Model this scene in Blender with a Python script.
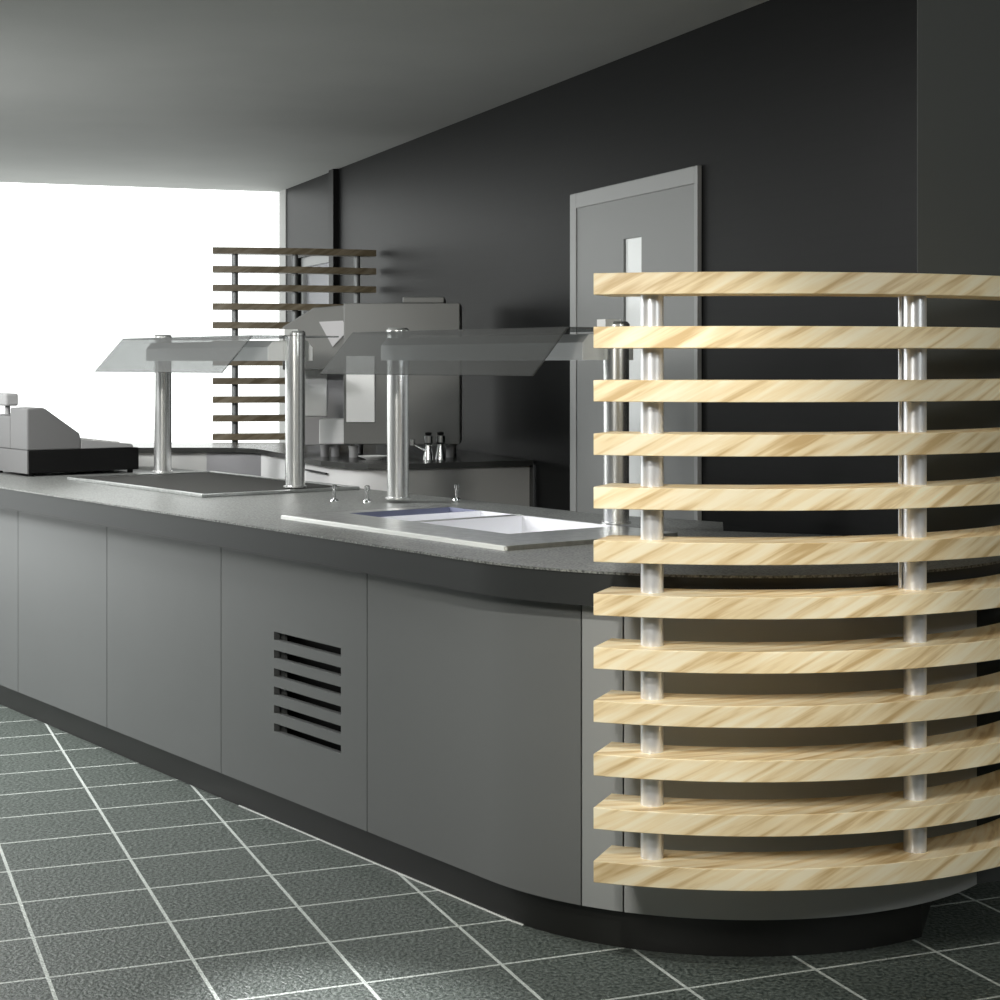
import bpy, bmesh, math, random
from mathutils import Vector, Matrix

random.seed(4)
for o in list(bpy.data.objects):
    bpy.data.objects.remove(o)
SC = bpy.context.scene
COL = SC.collection

# ------------------------------------------------------------------ camera
cam = bpy.data.objects.new('camera', bpy.data.cameras.new('camera'))
COL.objects.link(cam)
cam.location = (0, 0, 1.43)
cam.rotation_euler = (math.pi / 2, 0, 0)
cam.data.sensor_width = 36
cam.data.lens = 36 * 1.74
cam.data.shift_y = -0.137
cam.data.clip_start = 0.05
SC.camera = cam

# ------------------------------------------------------------------ world, lights, exposure
SC.view_settings.view_transform = 'Standard'
SC.view_settings.look = 'None'
SC.view_settings.gamma = 1
SC.view_settings.use_curve_mapping = False
SC.view_settings.exposure = 0.0
world = bpy.data.worlds.new('world')
SC.world = world
world.use_nodes = True
world.node_tree.nodes['Background'].inputs[0].default_value = (0.97, 1.0, 0.98, 1)
world.node_tree.nodes['Background'].inputs[1].default_value = 2.1

# room axes: V runs across the room (towards the door wall), U runs along it (towards the window)
SN, CS = 0.3536, 0.9354
def RV(v, u, z=0.0):
    return Vector((CS * v - SN * u, SN * v + CS * u, z))
ROOM_ANG = math.atan2(SN, CS)

def area_light(name, loc, target, size, energy, color=(1, 1, 1), portal=False, size_y=None):
    d = bpy.data.lights.new(name, 'AREA')
    d.energy = energy
    d.color = color
    d.size = size
    if size_y:
        d.shape = 'RECTANGLE'
        d.size_y = size_y
    if portal:
        d.cycles.is_portal = True
    o = bpy.data.objects.new(name, d)
    COL.objects.link(o)
    o.location = loc
    o.rotation_euler = (Vector(target) - Vector(loc)).to_track_quat('-Z', 'Y').to_euler()
    return o

def spot_light(name, loc, target, energy, angle, blend, color=(1, 1, 1), radius=0.05):
    d = bpy.data.lights.new(name, 'SPOT')
    d.energy = energy
    d.color = color
    d.spot_size = math.radians(angle)
    d.spot_blend = blend
    d.shadow_soft_size = radius
    o = bpy.data.objects.new(name, d)
    COL.objects.link(o)
    o.location = loc
    o.rotation_euler = (Vector(target) - Vector(loc)).to_track_quat('-Z', 'Y').to_euler()
    return o

pc = RV(-1.64, 11.30, 1.285)
area_light('window_portal', pc, pc + RV(0, -1), 8.7, 1, portal=True, size_y=2.55)
area_light('key_light', (-1.3, 1.1, 2.45), (0.6, 4.1, 0.8), 0.6, 86, (1.0, 0.97, 0.90))
spot_light('slat_spot', (-0.35, 1.9, 2.5), (0.35, 3.98, 1.0), 200, 34, 0.9, (1.0, 0.97, 0.90), 0.06)
spot_light('floor_spot', (-1.9, 5.6, 2.45), (-0.30, 3.72, 0), 900, 15, 1.0, (1.0, 1.0, 1.0), 0.05)
area_light('side_light', (-3.5, 6.3, 2.2), (-2.0, 7.3, 0.5), 0.8, 88, (1.0, 1.0, 1.0))
area_light('added_back_counter_fill', (-2.1, 6.0, 2.5), (-2.1, 6.0001, 0.0), 0.8, 55, (1.0, 1.0, 0.98))  # fill added to brighten the back counter, no fitting modelled
area_light('added_right_wall_fill', (3.2, 1.4, 2.4), (1.5, 4.5, 0.8), 0.7, 36, (0.97, 1.0, 0.98))  # fill added to lift the right wall and the slats' right side

spot_light('added_machine_spot', (-0.9, 4.7, 2.5), (-0.72, 7.6, 1.15), 70, 24, 0.8, (1.0, 1.0, 1.0), 0.08)  # extra spot added to brighten the machine's front panels

# ------------------------------------------------------------------ materials
def mat(name, color=(0.5, 0.5, 0.5), rough=0.5, metal=0.0, spec=0.5, coat=0.0):
    m = bpy.data.materials.new(name)
    m.use_nodes = True
    b = m.node_tree.nodes['Principled BSDF']
    b.inputs['Base Color'].default_value = (*color, 1)
    b.inputs['Roughness'].default_value = rough
    b.inputs['Metallic'].default_value = metal
    b.inputs['Specular IOR Level'].default_value = spec
    b.inputs['Coat Weight'].default_value = coat
    return m

def nodes(m):
    return m.node_tree.nodes, m.node_tree.links, m.node_tree.nodes['Principled BSDF']

def noise_color(m, scale, c1, c2, lo=0.35, hi=0.65, detail=4, bump=0.0, bdist=0.002, coord='Object', stretch=None):
    N, L, b = nodes(m)
    tc = N.new('ShaderNodeTexCoord')
    mp = N.new('ShaderNodeMapping')
    if stretch:
        mp.inputs['Scale'].default_value = stretch
    n = N.new('ShaderNodeTexNoise')
    n.inputs['Scale'].default_value = scale
    n.inputs['Detail'].default_value = detail
    r = N.new('ShaderNodeValToRGB')
    r.color_ramp.elements[0].position = lo
    r.color_ramp.elements[0].color = (*c1, 1)
    r.color_ramp.elements[1].position = hi
    r.color_ramp.elements[1].color = (*c2, 1)
    L.new(tc.outputs[coord], mp.inputs['Vector'])
    L.new(mp.outputs[0], n.inputs['Vector'])
    L.new(n.outputs['Fac'], r.inputs[0])
    L.new(r.outputs[0], b.inputs['Base Color'])
    if bump:
        bp = N.new('ShaderNodeBump')
        bp.inputs['Strength'].default_value = bump
        bp.inputs['Distance'].default_value = bdist
        L.new(n.outputs['Fac'], bp.inputs['Height'])
        L.new(bp.outputs[0], b.inputs['Normal'])
    return m

M = {}
M['panel'] = noise_color(mat('grey_laminate', rough=0.38, spec=0.4), 1.3, (0.130, 0.136, 0.135), (0.138, 0.144, 0.143))
M['front_strip'] = mat('lighter_front_strip', (0.36, 0.37, 0.37), 0.35, 0.3)  # lighter tone for a narrow stretch of the counter front
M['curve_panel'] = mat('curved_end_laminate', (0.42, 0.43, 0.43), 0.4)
M['plinth'] = mat('black_plinth', (0.010, 0.010, 0.009), 0.4)
M['worktop'] = noise_color(mat('speckled_granite', rough=0.38, spec=0.45), 150, (0.035, 0.038, 0.035), (0.27, 0.278, 0.266), 0.33, 0.67, 3)
M['fascia'] = mat('dark_edge', (0.028, 0.030, 0.030), 0.4, spec=0.3)
M['black'] = mat('black_plastic', (0.006, 0.006, 0.006), 0.5, spec=0.15)
M['darkwork'] = mat('dark_back_worktop', (0.035, 0.036, 0.034), 0.22)
M['hob'] = mat('hot_plate_glass', (0.045, 0.045, 0.042), 0.75, spec=0.15)
M['farpost'] = mat('dull_steel', (0.22, 0.23, 0.23), 0.5, 0.6)
M['lamp'] = mat('warming_lamp', (1, 1, 1))
M['lamp'].node_tree.nodes['Principled BSDF'].inputs['Emission Color'].default_value = (0.95, 0.97, 1.0, 1)
M['lamp'].node_tree.nodes['Principled BSDF'].inputs['Emission Strength'].default_value = 7
M['bright_line'] = mat('white_bright_line', (0.8, 0.82, 0.8), 0.4)  # white standing in for bright light lines: plinth foot, bain-marie edge
M['steel'] = noise_color(mat('brushed_steel', rough=0.3, metal=1.0), 30, (0.55, 0.56, 0.55), (0.68, 0.69, 0.68), stretch=(1, 1, 0.05))
M['doorpale'] = mat('pale_front', (0.62, 0.62, 0.61), 0.4)
M['pan'] = mat('pan_steel', (0.24, 0.26, 0.37), 0.35, 0.3)
M['panwhite'] = mat('lit_pan_white', (0.9, 0.91, 0.95), 0.4)  # brightness of the well's lit right end put into the colour
M['post'] = mat('polished_steel', (0.85, 0.86, 0.85), 0.27, 0.9)
M['slatpost'] = mat('satin_aluminium', (0.80, 0.82, 0.86), 0.32, 0.65)
M['box'] = mat('grey_metal_box', (0.52, 0.53, 0.53), 0.35, 0.2)
M['lightcap'] = mat('white_end_cap', (0.75, 0.76, 0.74), 0.4)
M['ceiling'] = noise_color(mat('ceiling_paint', rough=0.8, spec=0.2), 2, (0.39, 0.397, 0.383), (0.41, 0.417, 0.402))
M['plain_wall'] = mat('plain_wall', (0.42, 0.42, 0.41), 0.8)
M['right_wall'] = mat('right_wall_paint', (0.075, 0.080, 0.078), 0.7, spec=0.2)
M['doorframe'] = mat('door_frame_paint', (0.27, 0.278, 0.274), 0.45)
M['door'] = mat('door_paint', (0.19, 0.197, 0.193), 0.45)
M['doorglass'] = mat('door_slot_glass', (0.75, 0.78, 0.77), 0.15)
M['white'] = mat('white_enamel', (0.88, 0.89, 0.88), 0.35)
M['cream'] = noise_color(mat('pale_cabinet', rough=0.4), 1, (0.46, 0.465, 0.45), (0.5, 0.5, 0.485))
M['machine'] = mat('grey_machine', (0.125, 0.128, 0.122), 0.4, 0.2)
M['machine_side'] = mat('light_grey_machine', (0.33, 0.33, 0.34), 0.35, 0.3)
M['reg'] = mat('grey_register', (0.14, 0.14, 0.14), 0.45)
M['reglight'] = mat('light_grey_register', (0.30, 0.30, 0.30), 0.45)
M['chrome'] = mat('chrome', (0.62, 0.63, 0.63), 0.18, 1.0)
M['key'] = mat('register_keys', (0.55, 0.55, 0.54), 0.5)

def wood(name, c1, c2, c3):
    m = mat(name, rough=0.42)
    N, L, b = nodes(m)
    tc = N.new('ShaderNodeTexCoord')
    mp = N.new('ShaderNodeMapping')
    mp.inputs['Rotation'].default_value = (0, math.radians(28), 0)
    mp.inputs['Scale'].default_value = (1, 1, 1)
    oi = N.new('ShaderNodeObjectInfo')
    ad = N.new('ShaderNodeVectorMath'); ad.operation = 'MULTIPLY_ADD'
    ad.inputs[1].default_value = (1, 1, 1)
    mu = N.new('ShaderNodeVectorMath'); mu.operation = 'SCALE'
    mu.inputs[0].default_value = (7.3, 3.1, 5.7)
    L.new(oi.outputs['Random'], mu.inputs['Scale'])
    L.new(tc.outputs['UV'], ad.inputs[0])
    L.new(mu.outputs[0], ad.inputs[2])
    L.new(ad.outputs[0], mp.inputs['Vector'])
    mp.inputs['Rotation'].default_value = (0, 0, math.radians(-28))
    sc = N.new('ShaderNodeVectorMath'); sc.operation = 'MULTIPLY'
    sc.inputs[1].default_value = (1.6, 20, 1)
    L.new(mp.outputs[0], sc.inputs[0])
    n = N.new('ShaderNodeTexNoise'); n.inputs['Scale'].default_value = 2.2
    n.inputs['Detail'].default_value = 5; n.inputs['Distortion'].default_value = 0.35
    L.new(sc.outputs[0], n.inputs['Vector'])
    r = N.new('ShaderNodeValToRGB')
    r.color_ramp.elements[0].position = 0.33; r.color_ramp.elements[0].color = (*c1, 1)
    r.color_ramp.elements[1].position = 0.62; r.color_ramp.elements[1].color = (*c3, 1)
    e = r.color_ramp.elements.new(0.47); e.color = (*c2, 1)
    L.new(n.outputs['Fac'], r.inputs[0])
    # slow tone change from board to board
    w = N.new('ShaderNodeTexNoise'); w.inputs['Scale'].default_value = 2.0
    w.inputs['Detail'].default_value = 0
    L.new(ad.outputs[0], w.inputs['Vector'])
    hs = N.new('ShaderNodeHueSaturation')
    mr = N.new('ShaderNodeMapRange')
    mr.inputs['From Min'].default_value = 0.3; mr.inputs['From Max'].default_value = 0.7
    mr.inputs['To Min'].default_value = 0.85; mr.inputs['To Max'].default_value = 1.12
    L.new(w.outputs['Fac'], mr.inputs['Value'])
    L.new(mr.outputs[0], hs.inputs['Value'])
    L.new(r.outputs[0], hs.inputs['Color'])
    L.new(hs.outputs[0], b.inputs['Base Color'])
    return m
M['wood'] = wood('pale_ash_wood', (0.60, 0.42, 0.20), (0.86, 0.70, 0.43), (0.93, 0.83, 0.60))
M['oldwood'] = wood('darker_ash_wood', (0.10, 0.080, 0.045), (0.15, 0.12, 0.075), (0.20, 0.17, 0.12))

def glass(name, tint, gloss_col, fac, rough=0.03, diffuse=None):
    m = bpy.data.materials.new(name)
    m.use_nodes = True
    N, L = m.node_tree.nodes, m.node_tree.links
    N.clear()
    out = N.new('ShaderNodeOutputMaterial')
    mix = N.new('ShaderNodeMixShader')
    t = N.new('ShaderNodeBsdfTransparent'); t.inputs[0].default_value = (*tint, 1)
    g = N.new('ShaderNodeBsdfGlossy'); g.inputs[0].default_value = (*gloss_col, 1)
    g.inputs['Roughness'].default_value = rough
    mix.inputs[0].default_value = fac
    L.new(t.outputs[0], mix.inputs[1]); L.new(g.outputs[0], mix.inputs[2])
    last = mix
    if diffuse:
        df = N.new('ShaderNodeBsdfDiffuse'); df.inputs[0].default_value = (*diffuse[1], 1)
        m2 = N.new('ShaderNodeMixShader'); m2.inputs[0].default_value = diffuse[0]
        L.new(mix.outputs[0], m2.inputs[1]); L.new(df.outputs[0], m2.inputs[2]); last = m2
    L.new(last.outputs[0], out.inputs[0])
    return m
M['glass'] = glass('smoked_guard_glass', (0.47, 0.48, 0.48), (0.8, 0.8, 0.8), 0.07, diffuse=(0.10, (0.6, 0.61, 0.6)))
M['winglass'] = glass('window_glass', (1, 1, 1), (1, 1, 1), 0.02)
def frosted():
    m = bpy.data.materials.new('frosted_door_glass')
    m.use_nodes = True
    N, L = m.node_tree.nodes, m.node_tree.links
    N.clear()
    out = N.new('ShaderNodeOutputMaterial')
    mix = N.new('ShaderNodeMixShader'); mix.inputs[0].default_value = 0.4
    t = N.new('ShaderNodeBsdfTransparent'); t.inputs[0].default_value = (0.9, 0.9, 0.92, 1)
    g = N.new('ShaderNodeBsdfTranslucent'); g.inputs[0].default_value = (0.7, 0.7, 0.72, 1)
    L.new(t.outputs[0], mix.inputs[1]); L.new(g.outputs[0], mix.inputs[2])
    L.new(mix.outputs[0], out.inputs[0])
    return m
M['frost'] = frosted()

# floor tiles: grid turned 0.372 rad, 0.338 x 0.302 m
def floor_mat():
    m = mat('green_grey_tiles', rough=0.42, spec=0.5)
    N, L, b = nodes(m)
    tc = N.new('ShaderNodeTexCoord')
    mp = N.new('ShaderNodeMapping'); mp.vector_type = 'POINT'
    sub = N.new('ShaderNodeVectorMath'); sub.operation = 'SUBTRACT'
    sub.inputs[1].default_value = (TX, TY, 0)
    L.new(tc.outputs['Object'], sub.inputs[0])
    mp.inputs['Rotation'].default_value = (0, 0, -0.372)
    L.new(sub.outputs[0], mp.inputs['Vector'])
    sp = N.new('ShaderNodeSeparateXYZ'); L.new(mp.outputs[0], sp.inputs[0])
    def line(axis, size, half):
        dv = N.new('ShaderNodeMath'); dv.operation = 'DIVIDE'; dv.inputs[1].default_value = size
        L.new(sp.outputs[axis], dv.inputs[0])
        ad = N.new('ShaderNodeMath'); ad.operation = 'ADD'; ad.inputs[1].default_value = 0.5
        L.new(dv.outputs[0], ad.inputs[0])
        fl = N.new('ShaderNodeMath'); fl.operation = 'FLOOR'; L.new(ad.outputs[0], fl.inputs[0])
        fr = N.new('ShaderNodeMath'); fr.operation = 'SUBTRACT'
        L.new(ad.outputs[0], fr.inputs[0]); L.new(fl.outputs[0], fr.inputs[1])
        s = N.new('ShaderNodeMath'); s.operation = 'SUBTRACT'; s.inputs[1].default_value = 0.5
        L.new(fr.outputs[0], s.inputs[0])
        a = N.new('ShaderNodeMath'); a.operation = 'ABSOLUTE'; L.new(s.outputs[0], a.inputs[0])
        lt = N.new('ShaderNodeMath'); lt.operation = 'LESS_THAN'; lt.inputs[1].default_value = half / size
        L.new(a.outputs[0], lt.inputs[0])
        return lt
    l1 = line(0, TSX, 0.0045); l2 = line(1, TSY, 0.0042)
    mx = N.new('ShaderNodeMath'); mx.operation = 'MAXIMUM'
    L.new(l1.outputs[0], mx.inputs[0]); L.new(l2.outputs[0], mx.inputs[1])
    n = N.new('ShaderNodeTexNoise'); n.inputs['Scale'].default_value = 95; n.inputs['Detail'].default_value = 3
    L.new(tc.outputs['Object'], n.inputs['Vector'])
    r = N.new('ShaderNodeValToRGB')
    r.color_ramp.elements[0].position = 0.36; r.color_ramp.elements[0].color = (0.030, 0.041, 0.035, 1)
    r.color_ramp.elements[1].position = 0.66; r.color_ramp.elements[1].color = (0.165, 0.190, 0.173, 1)
    L.new(n.outputs['Fac'], r.inputs[0])
    mixc = N.new('ShaderNodeMix'); mixc.data_type = 'RGBA'
    L.new(mx.outputs[0], mixc.inputs['Factor'])
    L.new(r.outputs[0], mixc.inputs[6]); mixc.inputs[7].default_value = (0.58, 0.62, 0.59, 1)
    L.new(mixc.outputs[2], b.inputs['Base Color'])
    bp = N.new('ShaderNodeBump'); bp.inputs['Strength'].default_value = 0.9; bp.inputs['Distance'].default_value = 0.006
    L.new(n.outputs['Fac'], bp.inputs['Height'])
    L.new(bp.outputs[0], b.inputs['Normal'])
    return m
TX, TY, TSX, TSY = -0.736 * 1.43, 2.832 * 1.43, 0.211 * 1.43 * 1.122, 0.211 * 1.43
M['floor'] = floor_mat()

def wall_mat():
    m = mat('charcoal_wall', rough=0.40, spec=0.065)
    N, L, b = nodes(m)
    tc = N.new('ShaderNodeTexCoord')
    sp = N.new('ShaderNodeSeparateXYZ'); L.new(tc.outputs['Object'], sp.inputs[0])
    cb = N.new('ShaderNodeCombineXYZ')
    L.new(sp.outputs['Y'], cb.inputs[0]); L.new(sp.outputs['Z'], cb.inputs[1])
    br = N.new('ShaderNodeTexBrick')
    br.inputs['Scale'].default_value = 1.0
    br.inputs['Brick Width'].default_value = 0.22
    br.inputs['Row Height'].default_value = 0.05
    br.inputs['Mortar Size'].default_value = 0.004
    br.inputs['Color1'].default_value = (0.0062, 0.0066, 0.0066, 1)
    br.inputs['Color2'].default_value = (0.0066, 0.0070, 0.0070, 1)
    br.inputs['Mortar'].default_value = (0.0058, 0.0062, 0.0062, 1)
    L.new(cb.outputs[0], br.inputs['Vector'])
    L.new(br.outputs['Color'], b.inputs['Base Color'])
    bp = N.new('ShaderNodeBump'); bp.inputs['Strength'].default_value = 0.08; bp.inputs['Distance'].default_value = 0.003
    bp.invert = True
    L.new(br.outputs['Fac'], bp.inputs['Height'])
    L.new(bp.outputs[0], b.inputs['Normal'])
    return m
M['wall'] = wall_mat()

# ------------------------------------------------------------------ mesh helpers
def obj(name, bm, m, parent=None, smooth=None, bevel=0.0, loc=None):
    bmesh.ops.recalc_face_normals(bm, faces=bm.faces)
    me = bpy.data.meshes.new(name)
    bm.to_mesh(me)
    bm.free()
    me.materials.append(m)
    o = bpy.data.objects.new(name, me)
    COL.objects.link(o)
    if parent:
        o.parent = parent
    if smooth is not None:
        for p in me.polygons:
            p.use_smooth = True
        me.set_sharp_from_angle(angle=math.radians(smooth))
    if bevel:
        b = o.modifiers.new('bevel', 'BEVEL')
        b.width = bevel; b.segments = 2; b.limit_method = 'ANGLE'; b.angle_limit = math.radians(40)
    return o

def empty(name, loc, label, cat, group=None, rotz=0):
    o = bpy.data.objects.new(name, None)
    COL.objects.link(o)
    o.location = loc
    o.rotation_euler = (0, 0, rotz)
    o['label'] = label; o['category'] = cat
    if group: o['group'] = group
    o.empty_display_size = 0.1
    return o

def tag(o, label, cat, group=None):
    o['label'] = label; o['category'] = cat
    if group: o['group'] = group
    return o

def struct(o):
    o['kind'] = 'structure'
    return o

def prism(bm, poly, z0, z1):
    """closed prism over a plan polygon (list of xy)"""
    a = [bm.verts.new((p[0], p[1], z0)) for p in poly]
    b = [bm.verts.new((p[0], p[1], z1)) for p in poly]
    n = len(poly)
    bm.faces.new(a); bm.faces.new(b)
    for i in range(n):
        j = (i + 1) % n
        bm.faces.new((a[i], a[j], b[j], b[i]))

def box(bm, x0, x1, y0, y1, z0, z1, mx=None):
    vs = [bm.verts.new(p) for p in ((x0, y0, z0), (x1, y0, z0), (x1, y1, z0), (x0, y1, z0),
                                    (x0, y0, z1), (x1, y0, z1), (x1, y1, z1), (x0, y1, z1))]
    for f in ((0, 1, 2, 3), (4, 5, 6, 7), (0, 1, 5, 4), (1, 2, 6, 5), (2, 3, 7, 6), (3, 0, 4, 7)):
        bm.faces.new([vs[i] for i in f])
    if mx is not None:
        bmesh.ops.transform(bm, matrix=mx, verts=vs)

def lathe(bm, prof, cx=0, cy=0, seg=32, mx=None):
    """prof: list of (radius, z); closed at both ends"""
    rings = []
    for r, z in prof:
        rings.append([bm.verts.new((cx + r * math.cos(2 * math.pi * k / seg), cy + r * math.sin(2 * math.pi * k / seg), z)) for k in range(seg)])
    for a, b in zip(rings, rings[1:]):
        for k in range(seg):
            bm.faces.new((a[k], a[(k + 1) % seg], b[(k + 1) % seg], b[k]))
    bm.faces.new(rings[0]); bm.faces.new(rings[-1])
    if mx is not None:
        bmesh.ops.transform(bm, matrix=mx, verts=[v for r in rings for v in r])

def extrude_profile(bm, pts, axis_a, axis_b, origin, d0, d1, along):
    """profile pts (a,b) in plane axis_a/axis_b, extruded along 'along' from d0 to d1"""
    A, B, W, O = Vector(axis_a), Vector(axis_b), Vector(along), Vector(origin)
    va = [bm.verts.new(O + A * p + B * q + W * d0) for p, q in pts]
    vb = [bm.verts.new(O + A * p + B * q + W * d1) for p, q in pts]
    bm.faces.new(va); bm.faces.new(vb)
    n = len(pts)
    for i in range(n):
        j = (i + 1) % n
        bm.faces.new((va[i], va[j], vb[j], vb[i]))

# counter axes: D runs along the counter towards the viewer's right, N across it to the staff side
D = Vector((0.6, -0.8, 0)); NN = Vector((0.8, 0.6, 0)); ZZ = Vector((0, 0, 1))
def P(s, t, z=0.0):
    return Vector((0.6 * s + 0.8 * t, -0.8 * s + 0.6 * t, z))
C_ANG = math.atan2(-0.8, 0.6)         # local x = D, local y = NN

T_FRONT = 2.662; S_ARC = -3.59; RAD = 0.79
CEN = P(S_ARC, T_FRONT + RAD)
PHI0 = math.atan2(-0.6, -0.8) % (2 * math.pi)
def qphi(deg):                         # arc angle in degrees -> path coordinate
    return S_ARC + RAD * (math.radians(deg) - PHI0)
def path_pt(q, off):
    if q <= S_ARC:
        v = P(q, T_FRONT - off)
    else:
        a = PHI0 + (q - S_ARC) / RAD
        v = CEN + Vector((math.cos(a), math.sin(a), 0)) * (RAD + off)
    return (v.x, v.y)
def path(q0, q1, off, step=0.035):
    qs = [q0]
    if q0 < S_ARC < q1:
        qs.append(S_ARC)
    a = max(q0, S_ARC)
    if q1 > S_ARC:
        n = max(2, int((q1 - a) / step))
        qs += [a + (q1 - a) * k / n for k in range(1, n + 1)]
    else:
        qs.append(q1)
    return [path_pt(q, off) for q in sorted(set(qs))]
def band(bm, q0, q1, o0, o1, z0, z1):
    """curved slab following the counter front; strip of quads so it stays clean when concave"""
    A = path(q0, q1, o1); B = path(q0, q1, o0)
    r = []
    for (ax, ay), (bx, by) in zip(A, B):
        r.append([bm.verts.new((ax, ay, z0)), bm.verts.new((ax, ay, z1)), bm.verts.new((bx, by, z1)), bm.verts.new((bx, by, z0))])
    for a, b in zip(r, r[1:]):
        for k in range(4):
            bm.faces.new((a[k], a[(k + 1) % 4], b[(k + 1) % 4], b[k]))
    bm.faces.new(r[0]); bm.faces.new(r[-1])

# ------------------------------------------------------------------ the room
H = 2.57
UE = 11.35      # window wall
VW = 2.725      # door wall
UC = 4.008      # outer corner at the right
def rprism(v0, v1, u0, u1, z0, z1, bm):
    prism(bm, [RV(v0, u0)[:2], RV(v1, u0)[:2], RV(v1, u1)[:2], RV(v0, u1)[:2]], z0, z1)

bm = bmesh.new(); rprism(-6.2, 6.2, -4.2, UE + 0.2, -0.1, 0, bm); struct(obj('floor', bm, M['floor']))
bm = bmesh.new(); rprism(-6.2, 6.2, -4.2, UE + 0.02, H, H + 0.15, bm); struct(obj('ceiling', bm, M['ceiling']))
# door wall, built in its own axes so the brick courses run along it
def wall_obj(name, segs, m):
    bm = bmesh.new()
    for v0, v1, u0, u1, z0, z1 in segs:
        box(bm, v0, v1, u0, u1, z0, z1)
    o = obj(name, bm, m)
    o.rotation_euler = (0, 0, ROOM_ANG)
    return struct(o)
wall_obj('wall_right', [(VW, VW + 0.2, UC + 0.004, 10.03, 0, H), (VW, VW + 0.2, 10.86, UE, 0, H), (VW, VW + 0.2, 10.03, 10.86, 2.10, H)], M['wall'])
wall_obj('wall_front', [(VW, 6.2, UC, UC + 0.004, 0, H), (VW + 0.2, 6.2, UC + 0.004, UC + 0.2, 0, H)], M['right_wall'])
wall_obj('wall_far_right', [(6.0, 6.2, -4.0, UC, 0, H)], M['plain_wall'])
wall_obj('wall_back', [(-6.2, 6.2, -4.2, -4.0, 0, H)], M['plain_wall'])
wall_obj('wall_left', [(-6.2, -6.0, -4.0, UE, 0, H)], M['plain_wall'])
# slim black upright and pale corner strip on the door wall
wall_obj('trim_1', [(VW - 0.03, VW, 9.90, 10.0, 0, H)], M['black'])
wall_obj('trim_2', [(VW - 0.006, VW, UE - 0.18, UE - 0.002, 0, H)], M['plain_wall'])
# the window fills the whole end of the room
w = wall_obj('window_1', [(-6.0, VW, UE, UE + 0.012, 0.0, H)], M['winglass'])

# door with a narrow vertical vision panel
dr = bpy.data.objects.new('door_1', None); COL.objects.link(dr); struct(dr)
dr.location = RV(VW, 5.825); dr.rotation_euler = (0, 0, ROOM_ANG)
hw = 0.552
bm = bmesh.new()
box(bm, -0.018, 0, -hw, -hw + 0.025, 0, 2.10); box(bm, -0.018, 0, hw - 0.06, hw, 0, 2.10); box(bm, -0.018, 0, -hw + 0.025, hw - 0.06, 2.04, 2.10)
obj('door_frame', bm, M['doorframe'], dr, bevel=0.003)
bm = bmesh.new()
y0, y1 = -0.10, 0.055                                  # the slot
for a, b, c, d in ((-hw + 0.025, y0, 0, 2.04), (y1, hw - 0.06, 0, 2.04), (y0, y1, 0, 0.75), (y0, y1, 1.89, 2.04)):
    box(bm, -0.012, 0, a, b, c, d)
obj('door_leaf', bm, M['door'], dr)
bm = bmesh.new(); box(bm, -0.003, 0, y0, y1, 0.75, 1.89); obj('vision_panel', bm, M['doorglass'], dr)
bm = bmesh.new()
lathe(bm, [(0.012, 0), (0.012, 0.05)], seg=16, mx=Matrix.Translation((-0.02, -0.42, 1.0)) @ Matrix.Rotation(-math.pi / 2, 4, 'Y'))
box(bm, -0.075, -0.058, -0.43, -0.30, 0.99, 1.01)
obj('door_handle', bm, M['chrome'], dr)

# frosted glazed door near the window
d2 = bpy.data.objects.new('door_2', None); COL.objects.link(d2); struct(d2)
d2.location = RV(VW, 10.445); d2.rotation_euler = (0, 0, ROOM_ANG)
bm = bmesh.new()
for a, b, c, d in ((-0.415, -0.36, 0, 2.10), (0.36, 0.415, 0, 2.10), (-0.36, 0.36, 2.04, 2.10), (-0.36, 0.36, 0, 0.12)):
    box(bm, 0.02, 0.08, a, b, c, d)
obj('door_frame', bm, M['doorframe'], d2)
bm = bmesh.new(); box(bm, 0.045, 0.055, -0.36, 0.36, 0.12, 2.04); obj('glass_pane', bm, M['frost'], d2)

# ------------------------------------------------------------------ serving counter
ZK, ZB, ZT = 0.10, 0.845, 0.93
G = 0.0022
Q582, Q624, QEND = qphi(238.9), qphi(247.0), qphi(320.6)

# plinth
pl = path(-9.0, qphi(306), -0.037)
poly = pl + [(1.17, 4.69), (1.10, 4.70), (0.95, 5.05), P(-3.98, 3.60)[:2], P(-9.0, 3.60)[:2]]
bm = bmesh.new(); prism(bm, poly, 0, ZK)
tag(obj('counter_plinth', bm, M['plinth'], smooth=30), 'black recessed plinth running under the whole grey serving counter', 'plinth')
# lit line where the plinth meets the tiles, built as a white strip
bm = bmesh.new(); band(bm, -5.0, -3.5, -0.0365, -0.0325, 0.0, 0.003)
tag(obj('lit_line_strip', bm, M['bright_line']), 'thin painted line of light where black plinth meets the tiled floor', 'light line')

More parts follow.
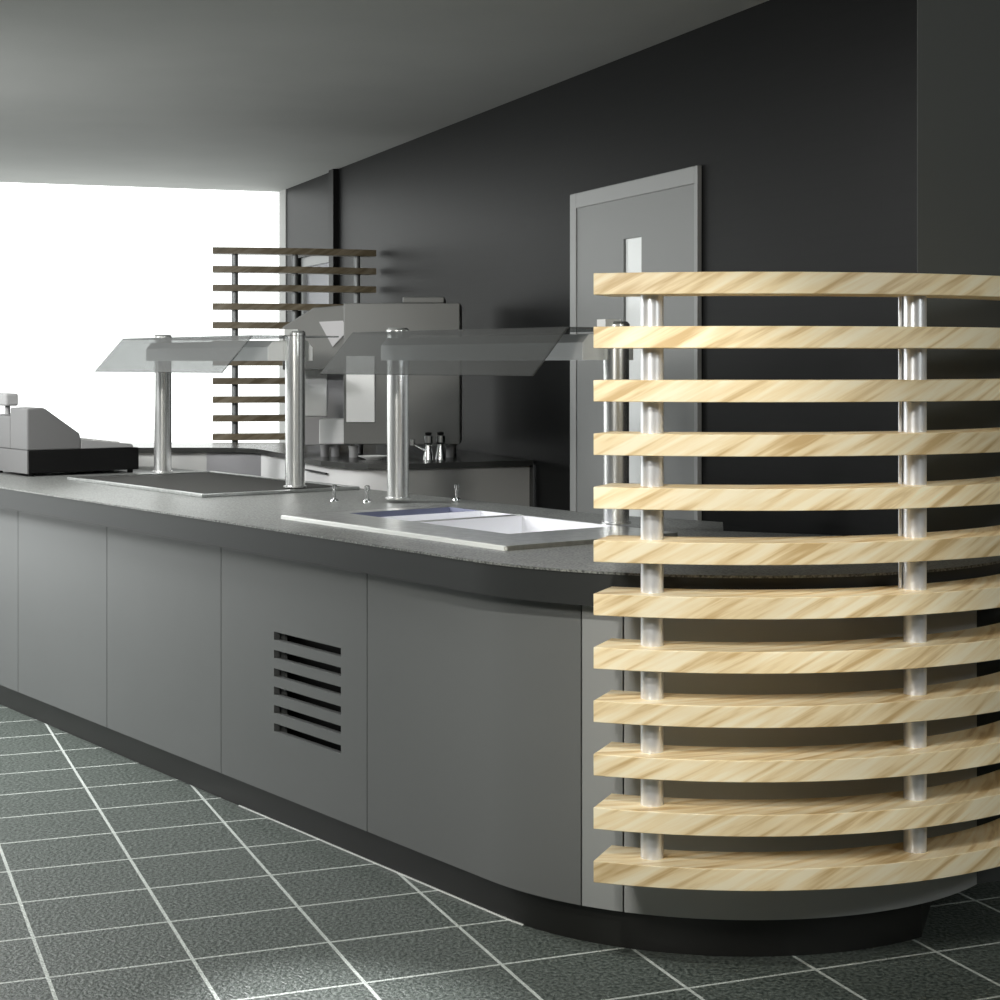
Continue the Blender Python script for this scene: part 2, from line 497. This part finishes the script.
seams = [(-8.54, -7.66), (-7.66, -6.797), (-6.797, -5.94), (-5.94, -5.057), (-5.057, -4.178)]
cab_labels = ['grey counter cabinet front at the window end of the serving counter',
              'grey counter cabinet front at far left edge, below the cash register',
              'grey counter cabinet front, second from the left, no vent slots',
              'wide plain grey cabinet front directly left of the slotted vent panel',
              'grey counter cabinet front with six dark horizontal vent slots']
def cab(q0, q1, label, material, curved=False, vent=False):
    mid = Vector((*path_pt((q0 + q1) / 2, 0), ZK))
    t = empty('counter_cabinet', mid, label, 'cabinet')
    inv = Matrix.Translation(-mid)
    def add(name, bm, m, **k):
        bmesh.ops.transform(bm, matrix=inv, verts=bm.verts)
        return obj(name, bm, m, t, **k)
    bm = bmesh.new()
    if vent:
        a, b = -4.711, -4.319
        band(bm, q0 + G, a, -0.02, 0, ZK, ZB); band(bm, b, q1 - G, -0.02, 0, ZK, ZB)
        zs = [0.602 - 0.0565 * k for k in range(6)]
        top = ZB
        for z in zs:
            band(bm, a, b, -0.02, 0, z, top); top = z - 0.025
        band(bm, a, b, -0.02, 0, ZK, top)
    else:
        band(bm, q0 + G, q1 - G, -0.02, 0, ZK, ZB - 0.001)
    add('front_panel', bm, material, smooth=30)
    bm = bmesh.new()
    if vent:
        band(bm, -4.73, -4.30, -0.060, -0.050, 0.22, 0.64)
        add('vent_backing', bm, M['black'])
        bm = bmesh.new();         band(bm, -4.711, -4.69, -0.035, -0.026, 0.22, 0.64)
        add('vent_bracket', bm, M['panel'])
    if q1 <= S_ARC:
        prism(bm := bmesh.new(), [P(q0 + G, T_FRONT + 0.062)[:2], P(q1 - G, T_FRONT + 0.062)[:2], P(q1 - G, 3.60)[:2], P(q0 + G, 3.60)[:2]], ZK, 0.70)
        add('carcass', bm, M['panel'])
    return t
for (a, b), l in zip(seams, cab_labels):
    cab(a, b, l, M['panel'], vent=('six dark' in l))
c = cab(-4.178, Q582, 'plain grey cabinet bending round to the left end of the slatted screen', M['panel'])
bm = bmesh.new()
prism(bm, [P(-4.17, T_FRONT + 0.05)[:2]] + path(S_ARC - 0.05, qphi(316), -0.05) + [(1.17, 4.69), (1.10, 4.70), (0.95, 5.05), P(-3.98, 3.60)[:2], P(-4.17, 3.60)[:2]], ZK, 0.70)
core = obj('carcass', bm, M['panel'])
core.parent = c; core.matrix_parent_inverse = Matrix.Translation(-c.location)
cab(Q582, Q624, 'narrow lighter stretch of counter front between bent cabinet and dark curved front', M['front_strip'])
cab(Q624, QEND, 'dark curved counter end front behind the front wooden slats', M['curve_panel'])

# worktop with an opening for the bain-marie
WO = 0.062
outer = path(-9.05, qphi(350), WO) + [(1.128, 4.700), (0.985, 5.05), (0.665, 5.18), (0.70, 5.47), P(-4.4, 3.72)[:2], P(-9.05, 3.72)[:2]]
BS0, BS1, BT0, BT1 = -4.82, -3.96, 3.0, 3.40
inner = [P(BS0, BT0)[:2], P(BS1, BT0)[:2], P(BS1, BT1)[:2], P(BS0, BT1)[:2]]
def slab(bm, outer, holes, z0, z1):
    edges = []; loops = []
    for lp in [outer] + holes:
        vs = [bm.verts.new((p[0], p[1], z1)) for p in lp]
        loops.append(vs)
        for i in range(len(vs)):
            edges.append(bm.edges.new((vs[i], vs[(i + 1) % len(vs)])))
    res = bmesh.ops.triangle_fill(bm, use_beauty=True, use_dissolve=False, edges=edges)
    faces = [g for g in res['geom'] if isinstance(g, bmesh.types.BMFace)]
    low = {}
    for lp in loops:
        for v in lp: low[v] = bm.verts.new((v.co.x, v.co.y, z0))
    for f in faces:
        bm.faces.new([low[v] for v in reversed(f.verts)])
    for lp in loops:
        for i in range(len(lp)):
            a, b = lp[i], lp[(i + 1) % len(lp)]
            bm.faces.new((a, b, low[b], low[a]))
wt = empty('counter_worktop', P(-5.5, 3.2, ZB), 'speckled grey stone worktop along the serving counter, rounded at right', 'worktop')
inv = Matrix.Translation(-wt.location)
bm = bmesh.new(); slab(bm, outer, [inner], ZT - 0.006, ZT)
bmesh.ops.transform(bm, matrix=inv, verts=bm.verts); obj('stone_top', bm, M['worktop'], wt)
outer2 = path(-9.05, qphi(350), WO - 0.004) + [(1.118, 4.705), (0.975, 5.05), (0.66, 5.19), (0.69, 5.46), P(-4.4, 3.71)[:2], P(-9.05, 3.71)[:2]]
bm = bmesh.new(); slab(bm, outer2, [inner], ZB, ZT - 0.006)
bmesh.ops.transform(bm, matrix=inv, verts=bm.verts); obj('edge_band', bm, M['fascia'], wt, smooth=30)

# ------------------------------------------------------------------ ceramic hot plate
hp = empty('hot_plate', P(-6.45, 3.3, ZT), 'black glass hot plate with bright steel rim under the left guard', 'hot plate', rotz=C_ANG)
x0, x1, ya, yb = -0.63, 0.62, -0.31, 0.38
bm = bmesh.new()
for a in ((x0, x1, ya, ya + 0.022), (x0, x1, yb - 0.022, yb), (x0, x0 + 0.022, ya + 0.022, yb - 0.022), (x1 - 0.022, x1, ya + 0.022, yb - 0.022)):
    box(bm, *a, 0, 0.012)
obj('rim', bm, M['steel'], hp, bevel=0.002)
bm = bmesh.new(); box(bm, x0 + 0.022, x1 - 0.022, ya + 0.022, yb - 0.022, 0, 0.007); obj('glass_surface', bm, M['hob'], hp)

# ------------------------------------------------------------------ bain-marie
bmn = empty('bain_marie', P(-4.4, 3.2, ZT), 'stainless steel bain-marie well with open pale pans set in worktop', 'food warmer', rotz=C_ANG)
sx0, sx1, ty0, ty1 = BS0 + 4.4, BS1 + 4.4, BT0 - 3.2, BT1 - 3.2
ox0, ox1, oy0, oy1 = -4.89 + 4.4, -3.70 + 4.4, 2.80 - 3.2, 3.414 - 3.2
bm = bmesh.new()
zt = 0.012
for a in ((ox0, ox1, oy0, ty0), (ox0, ox1, ty1, oy1), (ox0, sx0, ty0, ty1), (sx1, ox1, ty0, ty1)):
    box(bm, *a, 0, zt)
obj('rim', bm, M['steel'], bmn)
bm = bmesh.new()
extrude_profile(bm, [(0, 0), (0.012, 0), (0.012, 0.007), (0.006, 0.0125), (0, 0.009)], (0, 1, 0), (0, 0, 1), (0, oy0 - 0.012, 0), ox0, ox1, (1, 0, 0))
obj('rolled_front_edge', bm, M['bright_line'], bmn)  # glint along the polished edge put in as white
def pan(xa, xb, m, name):
    bm = bmesh.new()
    tk = 0.02; dp = -0.16
    o = [(xa, ty0), (xb, ty0), (xb, ty1), (xa, ty1)]
    i_ = [(xa + tk, ty0 + tk), (xb - tk, ty0 + tk), (xb - tk, ty1 - tk), (xa + tk, ty1 - tk)]
    A = [bm.verts.new((*p, zt)) for p in o]; B = [bm.verts.new((*p, dp)) for p in i_]
    A2 = [bm.verts.new((p[0] * 1, p[1], zt - 0.003)) for p in o]; B2 = [bm.verts.new((p[0], p[1], dp - 0.003)) for p in i_]
    for k in range(4):
        j = (k + 1) % 4
        bm.faces.new((A[k], A[j], B[j], B[k])); bm.faces.new((A2[k], A2[j], B2[j], B2[k])); bm.faces.new((A[k], A[j], A2[j], A2[k]))
    bm.faces.new(B); bm.faces.new(B2)
    return obj(name, bm, m, bmn)
pan(sx0 + 0.001, -0.242, M['pan'], 'food_pan')
pan(-0.240, -0.065, M['panwhite'], 'food_pan')
pan(-0.015, sx1 - 0.001, M['panwhite'], 'food_pan')
bm = bmesh.new(); box(bm, -0.0645, -0.0155, ty0, ty1, -0.02, zt - 0.001); obj('divider_bar', bm, M['steel'], bmn)

# ------------------------------------------------------------------ sneeze guards
TG = 3.457
def guard(sa, sb, label, lamp=False):
    L_ = sb - sa
    g = empty('sneeze_guard', P(sa, TG, ZT), label, 'sneeze guard', 'sneeze guards on the counter', rotz=C_ANG)
    g['group'] = 'glass guards on steel posts along the counter'
    for x in (0, L_):
        bm = bmesh.new()
        base = 0.012 if True else 0
        lathe(bm, [(0.046, 0.0125), (0.046, 0.018), (0.039, 0.020), (0.039, 0.605), (0.041, 0.607), (0.041, 0.618), (0.034, 0.626)], x, 0, 36)
        obj('post', bm, M['post'], g, smooth=35)
    # hexagonal lamp box between the posts
    z0, z1 = 1.447 - ZT, 1.518 - ZT
    prof = [(-0.10, z0), (0.10, z0), (0.10, z0 + 0.045), (0.075, z1), (-0.075, z1), (-0.10, z0 + 0.045)]
    bm = bmesh.new(); extrude_profile(bm, prof, (0, 1, 0), (0, 0, 1), (0, 0, 0), 0.042, L_ - 0.042, (1, 0, 0))
    for ya, yb in ((-0.10, -0.094), (0.094, 0.10)):
        box(bm, 0.042, L_ - 0.042, ya, yb, z0 - 0.008, z0)
    obj('lamp_box', bm, M['box'], g)
    for x in (-0.045, L_ + 0.04):
        pass
    bm = bmesh.new()
    for a, b in ((L_ - 0.042, L_ - 0.036),):
        extrude_profile(bm, prof, (0, 1, 0), (0, 0, 1), (0, 0, 0), a, b, (1, 0, 0))
    box(bm, L_ - 0.042, L_ - 0.036, -0.1, 0.1, z0 - 0.008, z0)
    obj('end_cap', bm, M['lightcap'], g)
    if lamp:
        bm = bmesh.new(); box(bm, 0.10, L_ - 0.10, -0.05, 0.05, z0 - 0.002, z0 - 0.0003)
        obj('heat_lamp', bm, M['lamp'], g)
    # glass: flat top shelf and sloping front pane
    zt_ = 1.532 - ZT
    bm = bmesh.new(); box(bm, 0.0, L_, -0.19, 0.20, zt_, zt_ + 0.006)
    obj('top_glass', bm, M['glass'], g)
    bm = bmesh.new()
    extrude_profile(bm, [(-0.19, zt_ + 0.006), (-0.196, zt_ + 0.002), (-0.325, 1.393 - ZT), (-0.319, 1.391 - ZT), (-0.19, zt_)],
                    (0, 1, 0), (0, 0, 1), (0, 0, 0), 0, L_, (1, 0, 0))
    obj('front_glass', bm, M['glass'], g)
    bm = bmesh.new()
    box(bm, L_ - 0.02, L_ + 0.02, -0.06, 0.0, zt_ + 0.0065, zt_ + 0.03)
    obj('clamp', bm, M['lightcap'], g)
    return g
guard(-7.12, -5.95, 'glass sneeze guard over the black hot plate, nearer the window')
guard(-5.22, -4.02, 'glass sneeze guard over the stainless bain-marie, nearer the slatted screen', True)

# small pegs / knobs behind the bain-marie
for (s, t, l) in ((-5.40, 3.30, 'small steel knob on worktop, nearest the middle post'), (-5.295, 3.374, 'small steel knob just left of the third guard post'), (-5.17, 3.68, 'small steel knob at rear worktop edge, right of the third guard post')):
    bm = bmesh.new()
    lathe(bm, [(0.016, 0), (0.014, 0.006), (0.006, 0.010), (0.006, 0.040), (0.010, 0.044), (0.010, 0.056), (0.006, 0.060)], seg=18)
    k = obj('control_knob', bm, M['chrome'], smooth=40); k.location = P(s, t, ZT)
    tag(k, l, 'knob', 'knobs behind the bain-marie')

# ------------------------------------------------------------------ cash register
cr = empty('cash_register', P(-7.35, 2.92, ZT), 'grey cash register with black cash drawer at left end of worktop', 'cash register', rotz=C_ANG)
bm = bmesh.new(); box(bm, -0.42, 0, 0.006, 0.53, 0.015, 0.115); obj('cash_drawer', bm, M['black'], cr, bevel=0.003)
bm = bmesh.new(); box(bm, -0.42, 0.0, 0.0, 0.006, 0.013, 0.115); obj('rear_plate', bm, M['reg'], cr)
for x in (-0.40, -0.03):
    for y in (0.03, 0.50):
        bm = bmesh.new(); lathe(bm, [(0.012, 0), (0.012, 0.015)], x, y, 16); obj('foot', bm, M['black'], cr)
bm = bmesh.new()
prof = [(0.0, 0.115), (0.0, 0.30), (0.07, 0.303), (0.085, 0.298), (0.245, 0.185), (0.25, 0.16), (0.25, 0.115)]
extrude_profile(bm, prof, (0, 1, 0), (0, 0, 1), (0, 0, 0), -0.20, 0, (1, 0, 0))
prof2 = [(0.0, 0.115), (0.0, 0.262), (0.07, 0.27), (0.085, 0.268), (0.245, 0.185), (0.25, 0.16), (0.25, 0.115)]
extrude_profile(bm, prof2, (0, 1, 0), (0, 0, 1), (0, 0, 0), -0.42, -0.20, (1, 0, 0))
obj('housing', bm, M['reg'], cr, bevel=0.006)
bm = bmesh.new()
extrude_profile(bm, [(0.25, 0.116), (0.25, 0.158), (0.485, 0.133), (0.50, 0.128), (0.505, 0.116)], (0, 1, 0), (0, 0, 1), (0, 0, 0), -0.42, 0, (1, 0, 0))
obj('keyboard', bm, M['reglight'], cr, bevel=0.003)
kb = [c for c in cr.children if c.name.startswith('keyboard')][0]
bm = bmesh.new()
for i in range(9):
    for j in range(4):
        x = -0.39 + i * 0.042; y = 0.28 + j * 0.045; z = 0.158 - (y - 0.25) * 0.119
        box(bm, x, x + 0.03, y, y + 0.032, z - 0.002, z + 0.005)
obj('keys', bm, M['key'], kb)
bm = bmesh.new()
lathe(bm, [(0.012, 0.26), (0.012, 0.31)], -0.36, 0.05, 16)
obj('display_stalk', bm, M['reglight'], cr)
bm = bmesh.new(); box(bm, -0.52, -0.29, 0.015, 0.075, 0.305, 0.362); obj('customer_display', bm, M['reglight'], cr, bevel=0.008)

# ------------------------------------------------------------------ slatted screens
def arc_slat(cx, cy, ro, ri, a0, a1, th, n=40):
    """curved wooden slat, top face at local z=0; UV laid along the arc"""
    bm = bmesh.new()
    uv = bm.loops.layers.uv.new('UVMap')
    rings = []
    for k in range(n + 1):
        a = math.radians(a0 + (a1 - a0) * k / n)
        c, s = math.cos(a), math.sin(a)
        L_ = math.radians(a0 + (a1 - a0) * k / n) * ro
        rings.append((L_, [bm.verts.new((cx + ro * c, cy + ro * s, 0)), bm.verts.new((cx + ri * c, cy + ri * s, 0)),
                           bm.verts.new((cx + ri * c, cy + ri * s, -th)), bm.verts.new((cx + ro * c, cy + ro * s, -th))]))
    w = ro - ri
    vv = [0, w, w + th, 2 * w + th, 2 * w + 2 * th]
    for (la, a), (lb, b) in zip(rings, rings[1:]):
        for k in range(4):
            j = (k + 1) % 4
            f = bm.faces.new((a[k], a[j], b[j], b[k]))
            for lp, q in zip(f.loops, ((la, vv[k]), (la, vv[k + 1]), (lb, vv[k + 1]), (lb, vv[k]))):
                lp[uv].uv = q
    for la, r in (rings[0], rings[-1]):
        f = bm.faces.new(r)
        for lp, q in zip(f.loops, ((0, 0), (w, 0), (w, th), (0, th))):
            lp[uv].uv = q
    return bm

SX, SY, RO, RI = 0.58, 4.945, 1.032, 0.892
scr = empty('slatted_screen', (SX, SY - 0.96, 0.238), 'curved screen of twelve pale ash slats wrapping the front counter end', 'screen')
inv = Vector(scr.location)
first = None
SP = 0.1222
for k in range(12):
    zt_ = 0.2913 + SP * k - inv.z
    if first is None:
        bm = arc_slat(SX - inv.x, SY - inv.y, RO, RI, 249.2, 344, 0.0495, 60)
        first = obj('slat', bm, M['wood'], scr, smooth=30, bevel=0.0015)
        o = first
    else:
        o = first.copy(); COL.objects.link(o); o.parent = scr
    o.location = (0, 0, zt_)
for a in (256.2, 293.9, 335):
    bm = bmesh.new()
    r = 0.962
    x = SX + r * math.cos(math.radians(a)) - inv.x; y = SY + r * math.sin(math.radians(a)) - inv.y
    lathe(bm, [(0.0265, 0.2425 - inv.z), (0.0265, 0.2913 + 11 * SP - 0.004 - inv.z)], x, y, 32)
    obj('post', bm, M['slatpost'], scr, smooth=35)
    # two slim guide rods beside each post
bm = bmesh.new()
a = math.radians(292.6); r = 0.935
lathe(bm, [(0.005, 0.86 - inv.z), (0.005, 1.60 - inv.z)], SX + r * math.cos(a) - inv.x, SY + r * math.sin(a) - inv.y, 12)
obj('guide_rod', bm, M['slatpost'], scr, smooth=40)

# far screen, by the window
RX, RY = -1.75, 11.607
back = empty('slatted_screen', (-1.08, 9.28, 0), 'tall screen of brownish slats standing behind back counter by the window', 'screen')
inv = Vector(back.location)
def far_angle(px_x, r):
    pass
ang0 = math.degrees(math.atan2(9.17 - RY, -1.515 - RX)); ro2 = math.hypot(9.17 - RY, -1.515 - RX)
# arc centre lies behind; right end reaches the wall
ang1 = 296.2
first = None
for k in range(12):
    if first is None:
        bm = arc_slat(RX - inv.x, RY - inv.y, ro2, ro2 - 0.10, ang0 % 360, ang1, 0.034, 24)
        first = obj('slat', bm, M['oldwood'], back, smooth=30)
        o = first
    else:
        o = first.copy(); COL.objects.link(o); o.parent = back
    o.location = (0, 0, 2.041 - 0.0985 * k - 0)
def on_arc(ray, r):
    # point of the screen's arc seen along a plan direction x/y = ray
    best = None
    for i in range(2000):
        a = math.radians((ang0 % 360) + (ang1 - ang0 % 360) * i / 2000)
        x, y = RX + r * math.cos(a), RY + r * math.sin(a)
        e = abs(x / y - ray)
        if best is None or e < best[0]: best = (e, x, y)
    return best[1], best[2]
for ray in (-0.1523, -0.1178, -0.0822):
    x, y = on_arc(ray, ro2 - 0.05)
    bm = bmesh.new(); lathe(bm, [(0.017, 0), (0.017, 2.035)], x - inv.x, y - inv.y, 24)
    obj('post', bm, M['farpost'], back, smooth=35)

# ------------------------------------------------------------------ back counter
ZB2, ZT2 = 1.0, 1.022
front = [(-3.2, 8.30), (-1.95, 8.40), (-1.59, 8.42), (-1.42, 8.42), (-1.26, 8.40), (-1.14, 8.30), (-1.06, 8.13), (-0.95, 7.86), (-0.843, 7.56), (-0.72, 7.27), (-0.612, 7.12), (-0.52, 7.05), (-0.43, 7.05), (-0.33, 7.10), (-0.167, 7.19), (0.124, 7.325)]
def offset(pts, d):
    out = []
    for i, p in enumerate(pts):
        a = Vector(pts[max(0, i - 1)]); b = Vector(pts[min(len(pts) - 1, i + 1)])
        t = (b - a).normalized(); n = Vector((t.y, -t.x))
        out.append((p[0] + n.x * d, p[1] + n.y * d))
    return out
wallpt = lambda u: tuple(RV(VW - 0.004, u)[:2])
rear = [wallpt(6.90), wallpt(8.45), (-0.74, 8.75), (-0.90, 8.92), (-3.2, 8.92)]
bc = empty('back_counter', (-0.6, 7.6, 0), 'curved pale cabinet run against the wall behind the serving counter', 'counter')
inv = Matrix.Translation(-Vector(bc.location))
bm = bmesh.new(); slab(bm, offset(front, 0.03)[:-1] + [(0.138, 7.296)] + rear, [], ZB2, ZT2)
bmesh.ops.transform(bm, matrix=inv, verts=bm.verts); obj('worktop', bm, M['darkwork'], bc)
fin = offset(front, -0.02)
def seg_panel(i0, i1, m):
    bm = bmesh.new()
    pts = front[i0:i1 + 1]; q = fin[i0:i1 + 1]
    r = []
    for (ax, ay), (bx, by) in zip(pts, q):
        r.append([bm.verts.new((ax, ay, 0.08)), bm.verts.new((ax, ay, ZB2)), bm.verts.new((bx, by, ZB2)), bm.verts.new((bx, by, 0.08))])
    for a, b in zip(r, r[1:]):
        for k in range(4):
            bm.faces.new((a[k], a[(k + 1) % 4], b[(k + 1) % 4], b[k]))
    bm.faces.new(r[0]); bm.faces.new(r[-1])
    bmesh.ops.transform(bm, matrix=inv, verts=bm.verts)
    return obj('front_panel', bm, m, bc, smooth=50)
for a, b, m in ((0, 1, 'cream'), (1, 3, 'cream'), (3, 5, 'machine_side'), (5, 8, 'white'), (8, 12, 'doorpale'), (12, 15, 'cream')):
    seg_panel(a, b, M[m])
bm = bmesh.new()
prism(bm, [(0.124, 7.325), (0.138, 7.296), (0.139, 7.330), (0.126, 7.352)], 0, ZB2)
bmesh.ops.transform(bm, matrix=inv, verts=bm.verts); obj('end_trim', bm, M['darkwork'], bc)
bm = bmesh.new()
hp0, hp1 = Vector((-0.80, 7.44)), Vector((-0.66, 7.17))
prism(bm, [(-0.834, 7.525), (-0.72, 7.258), (-0.728, 7.252), (-0.842, 7.520)], 0.965, 0.972)
bmesh.ops.transform(bm, matrix=inv, verts=bm.verts); obj('drawer_shadow_strip', bm, M['fascia'], bc)  # shadow line of the drawer, built as a dark strip

# ------------------------------------------------------------------ drinks machine on the back counter
cm = empty('drinks_machine', (-0.42, 7.48, ZT2), 'big grey box-shaped drinks machine on the back counter', 'machine')
bx = lambda X0, X1, Y0, Y1, z0, z1, n, m, bev=0.004, par=cm: (lambda b: (box(b, X0 + 0.42, X1 + 0.42, Y0 - 7.48, Y1 - 7.48, z0 - ZT2, z1 - ZT2), obj(n, b, M[m], par, bevel=bev))[1])(bmesh.new())
bx(-0.672, -0.172, 7.48, 7.90, 1.080, 1.688, 'body', 'machine')
bx(-0.42, -0.24, 7.50, 7.75, 1.688, 1.715, 'lid', 'machine')
bx(-0.90, -0.672, 7.83, 8.20, 1.06, 1.50, 'side_body', 'machine_side')
# chamfered hood over the side body
bm = bmesh.new()
extrude_profile(bm, [(-0.962, 1.40), (-0.962, 1.590), (-0.825, 1.675), (-0.672, 1.688), (-0.672, 1.40)], (1, 0, 0), (0, 0, 1), (0.42, 0, -ZT2), 0.22, 0.66, (0, 1, 0))
obj('hood', bm, M['machine'], cm, bevel=0.004)
bm = bmesh.new()
extrude_profile(bm, [(-0.800, 1.612), (-0.695, 1.617), (-0.675, 1.570), (-0.740, 1.502)], (1, 0, 0), (0, 0, 1), (0.42, 0, -ZT2), 0.21, 0.222, (0, 1, 0))
obj('hood_plate', bm, M['machine_side'], cm)
bx(-0.885, -0.778, 7.815, 7.832, 1.192, 1.40, 'window_reflection', 'white', 0.002)  # window reflection on the machine's side, built as a white panel
bx(-0.660, -0.538, 7.468, 7.482, 1.176, 1.46, 'front_panel', 'white', 0.002)  # second window reflection, also a white panel on the machine's face
bx(-0.785, -0.676, 7.55, 7.70, 1.078, 1.186, 'dispenser_block', 'white', 0.004)
for X, Y in ((-0.765, 7.60), (-0.72, 7.60), (-0.635, 7.53), (-0.215, 7.53), (-0.215, 7.85), (-0.635, 7.85)):
    bm = bmesh.new(); lathe(bm, [(0.018, 0), (0.018, 0.03), (0.022, 0.05)], X + 0.42, Y - 7.48, 16); obj('foot', bm, M['reglight'], cm, smooth=40)

# bottles and saucer next to it
def dispenser(x, y, label, spout):
    d = empty('pump_bottle', (x, y, ZT2), label, 'bottle', 'bottles beside the machine')
    bm = bmesh.new()
    lathe(bm, [(0.026, 0), (0.024, 0.02), (0.016, 0.06), (0.015, 0.075), (0.024, 0.085), (0.024, 0.118), (0.014, 0.126)], seg=20)
    obj('bottle_body', bm, M['chrome'], d, smooth=40)
    bm = bmesh.new(); lathe(bm, [(0.017, 0.1265), (0.017, 0.135), (0.006, 0.138)], seg=16); obj('cap', bm, M['black'], d)
    if spout:
        bm = bmesh.new()
        lathe(bm, [(0.008, 0), (0.008, 0.07)], seg=12, mx=Matrix.Translation((-0.015, 0, 0.045)) @ Matrix.Rotation(math.radians(-62), 4, 'Y'))
        lathe(bm, [(0.013, 0), (0.013, 0.03)], seg=12, mx=Matrix.Translation((-0.078, 0, 0.072)))
        obj('spout', bm, M['chrome'], d, smooth=40)
    d.scale = (0.85, 0.85, 0.85)
    return d
dispenser(-0.302, 7.33, 'small chrome bottle with side spout in front of grey machine', True)
dispenser(-0.252, 7.36, 'small chrome bottle without spout beside the spouted one', False)
bm = bmesh.new()
lathe(bm, [(0.03, 0), (0.034, 0.004), (0.062, 0.014), (0.064, 0.017), (0.058, 0.016), (0.03, 0.007)], seg=32)
o = obj('saucer', bm, M['white'], smooth=40); o.location = (-0.535, 7.34, ZT2)
tag(o, 'small white round saucer on back counter left of the third guard post', 'saucer')
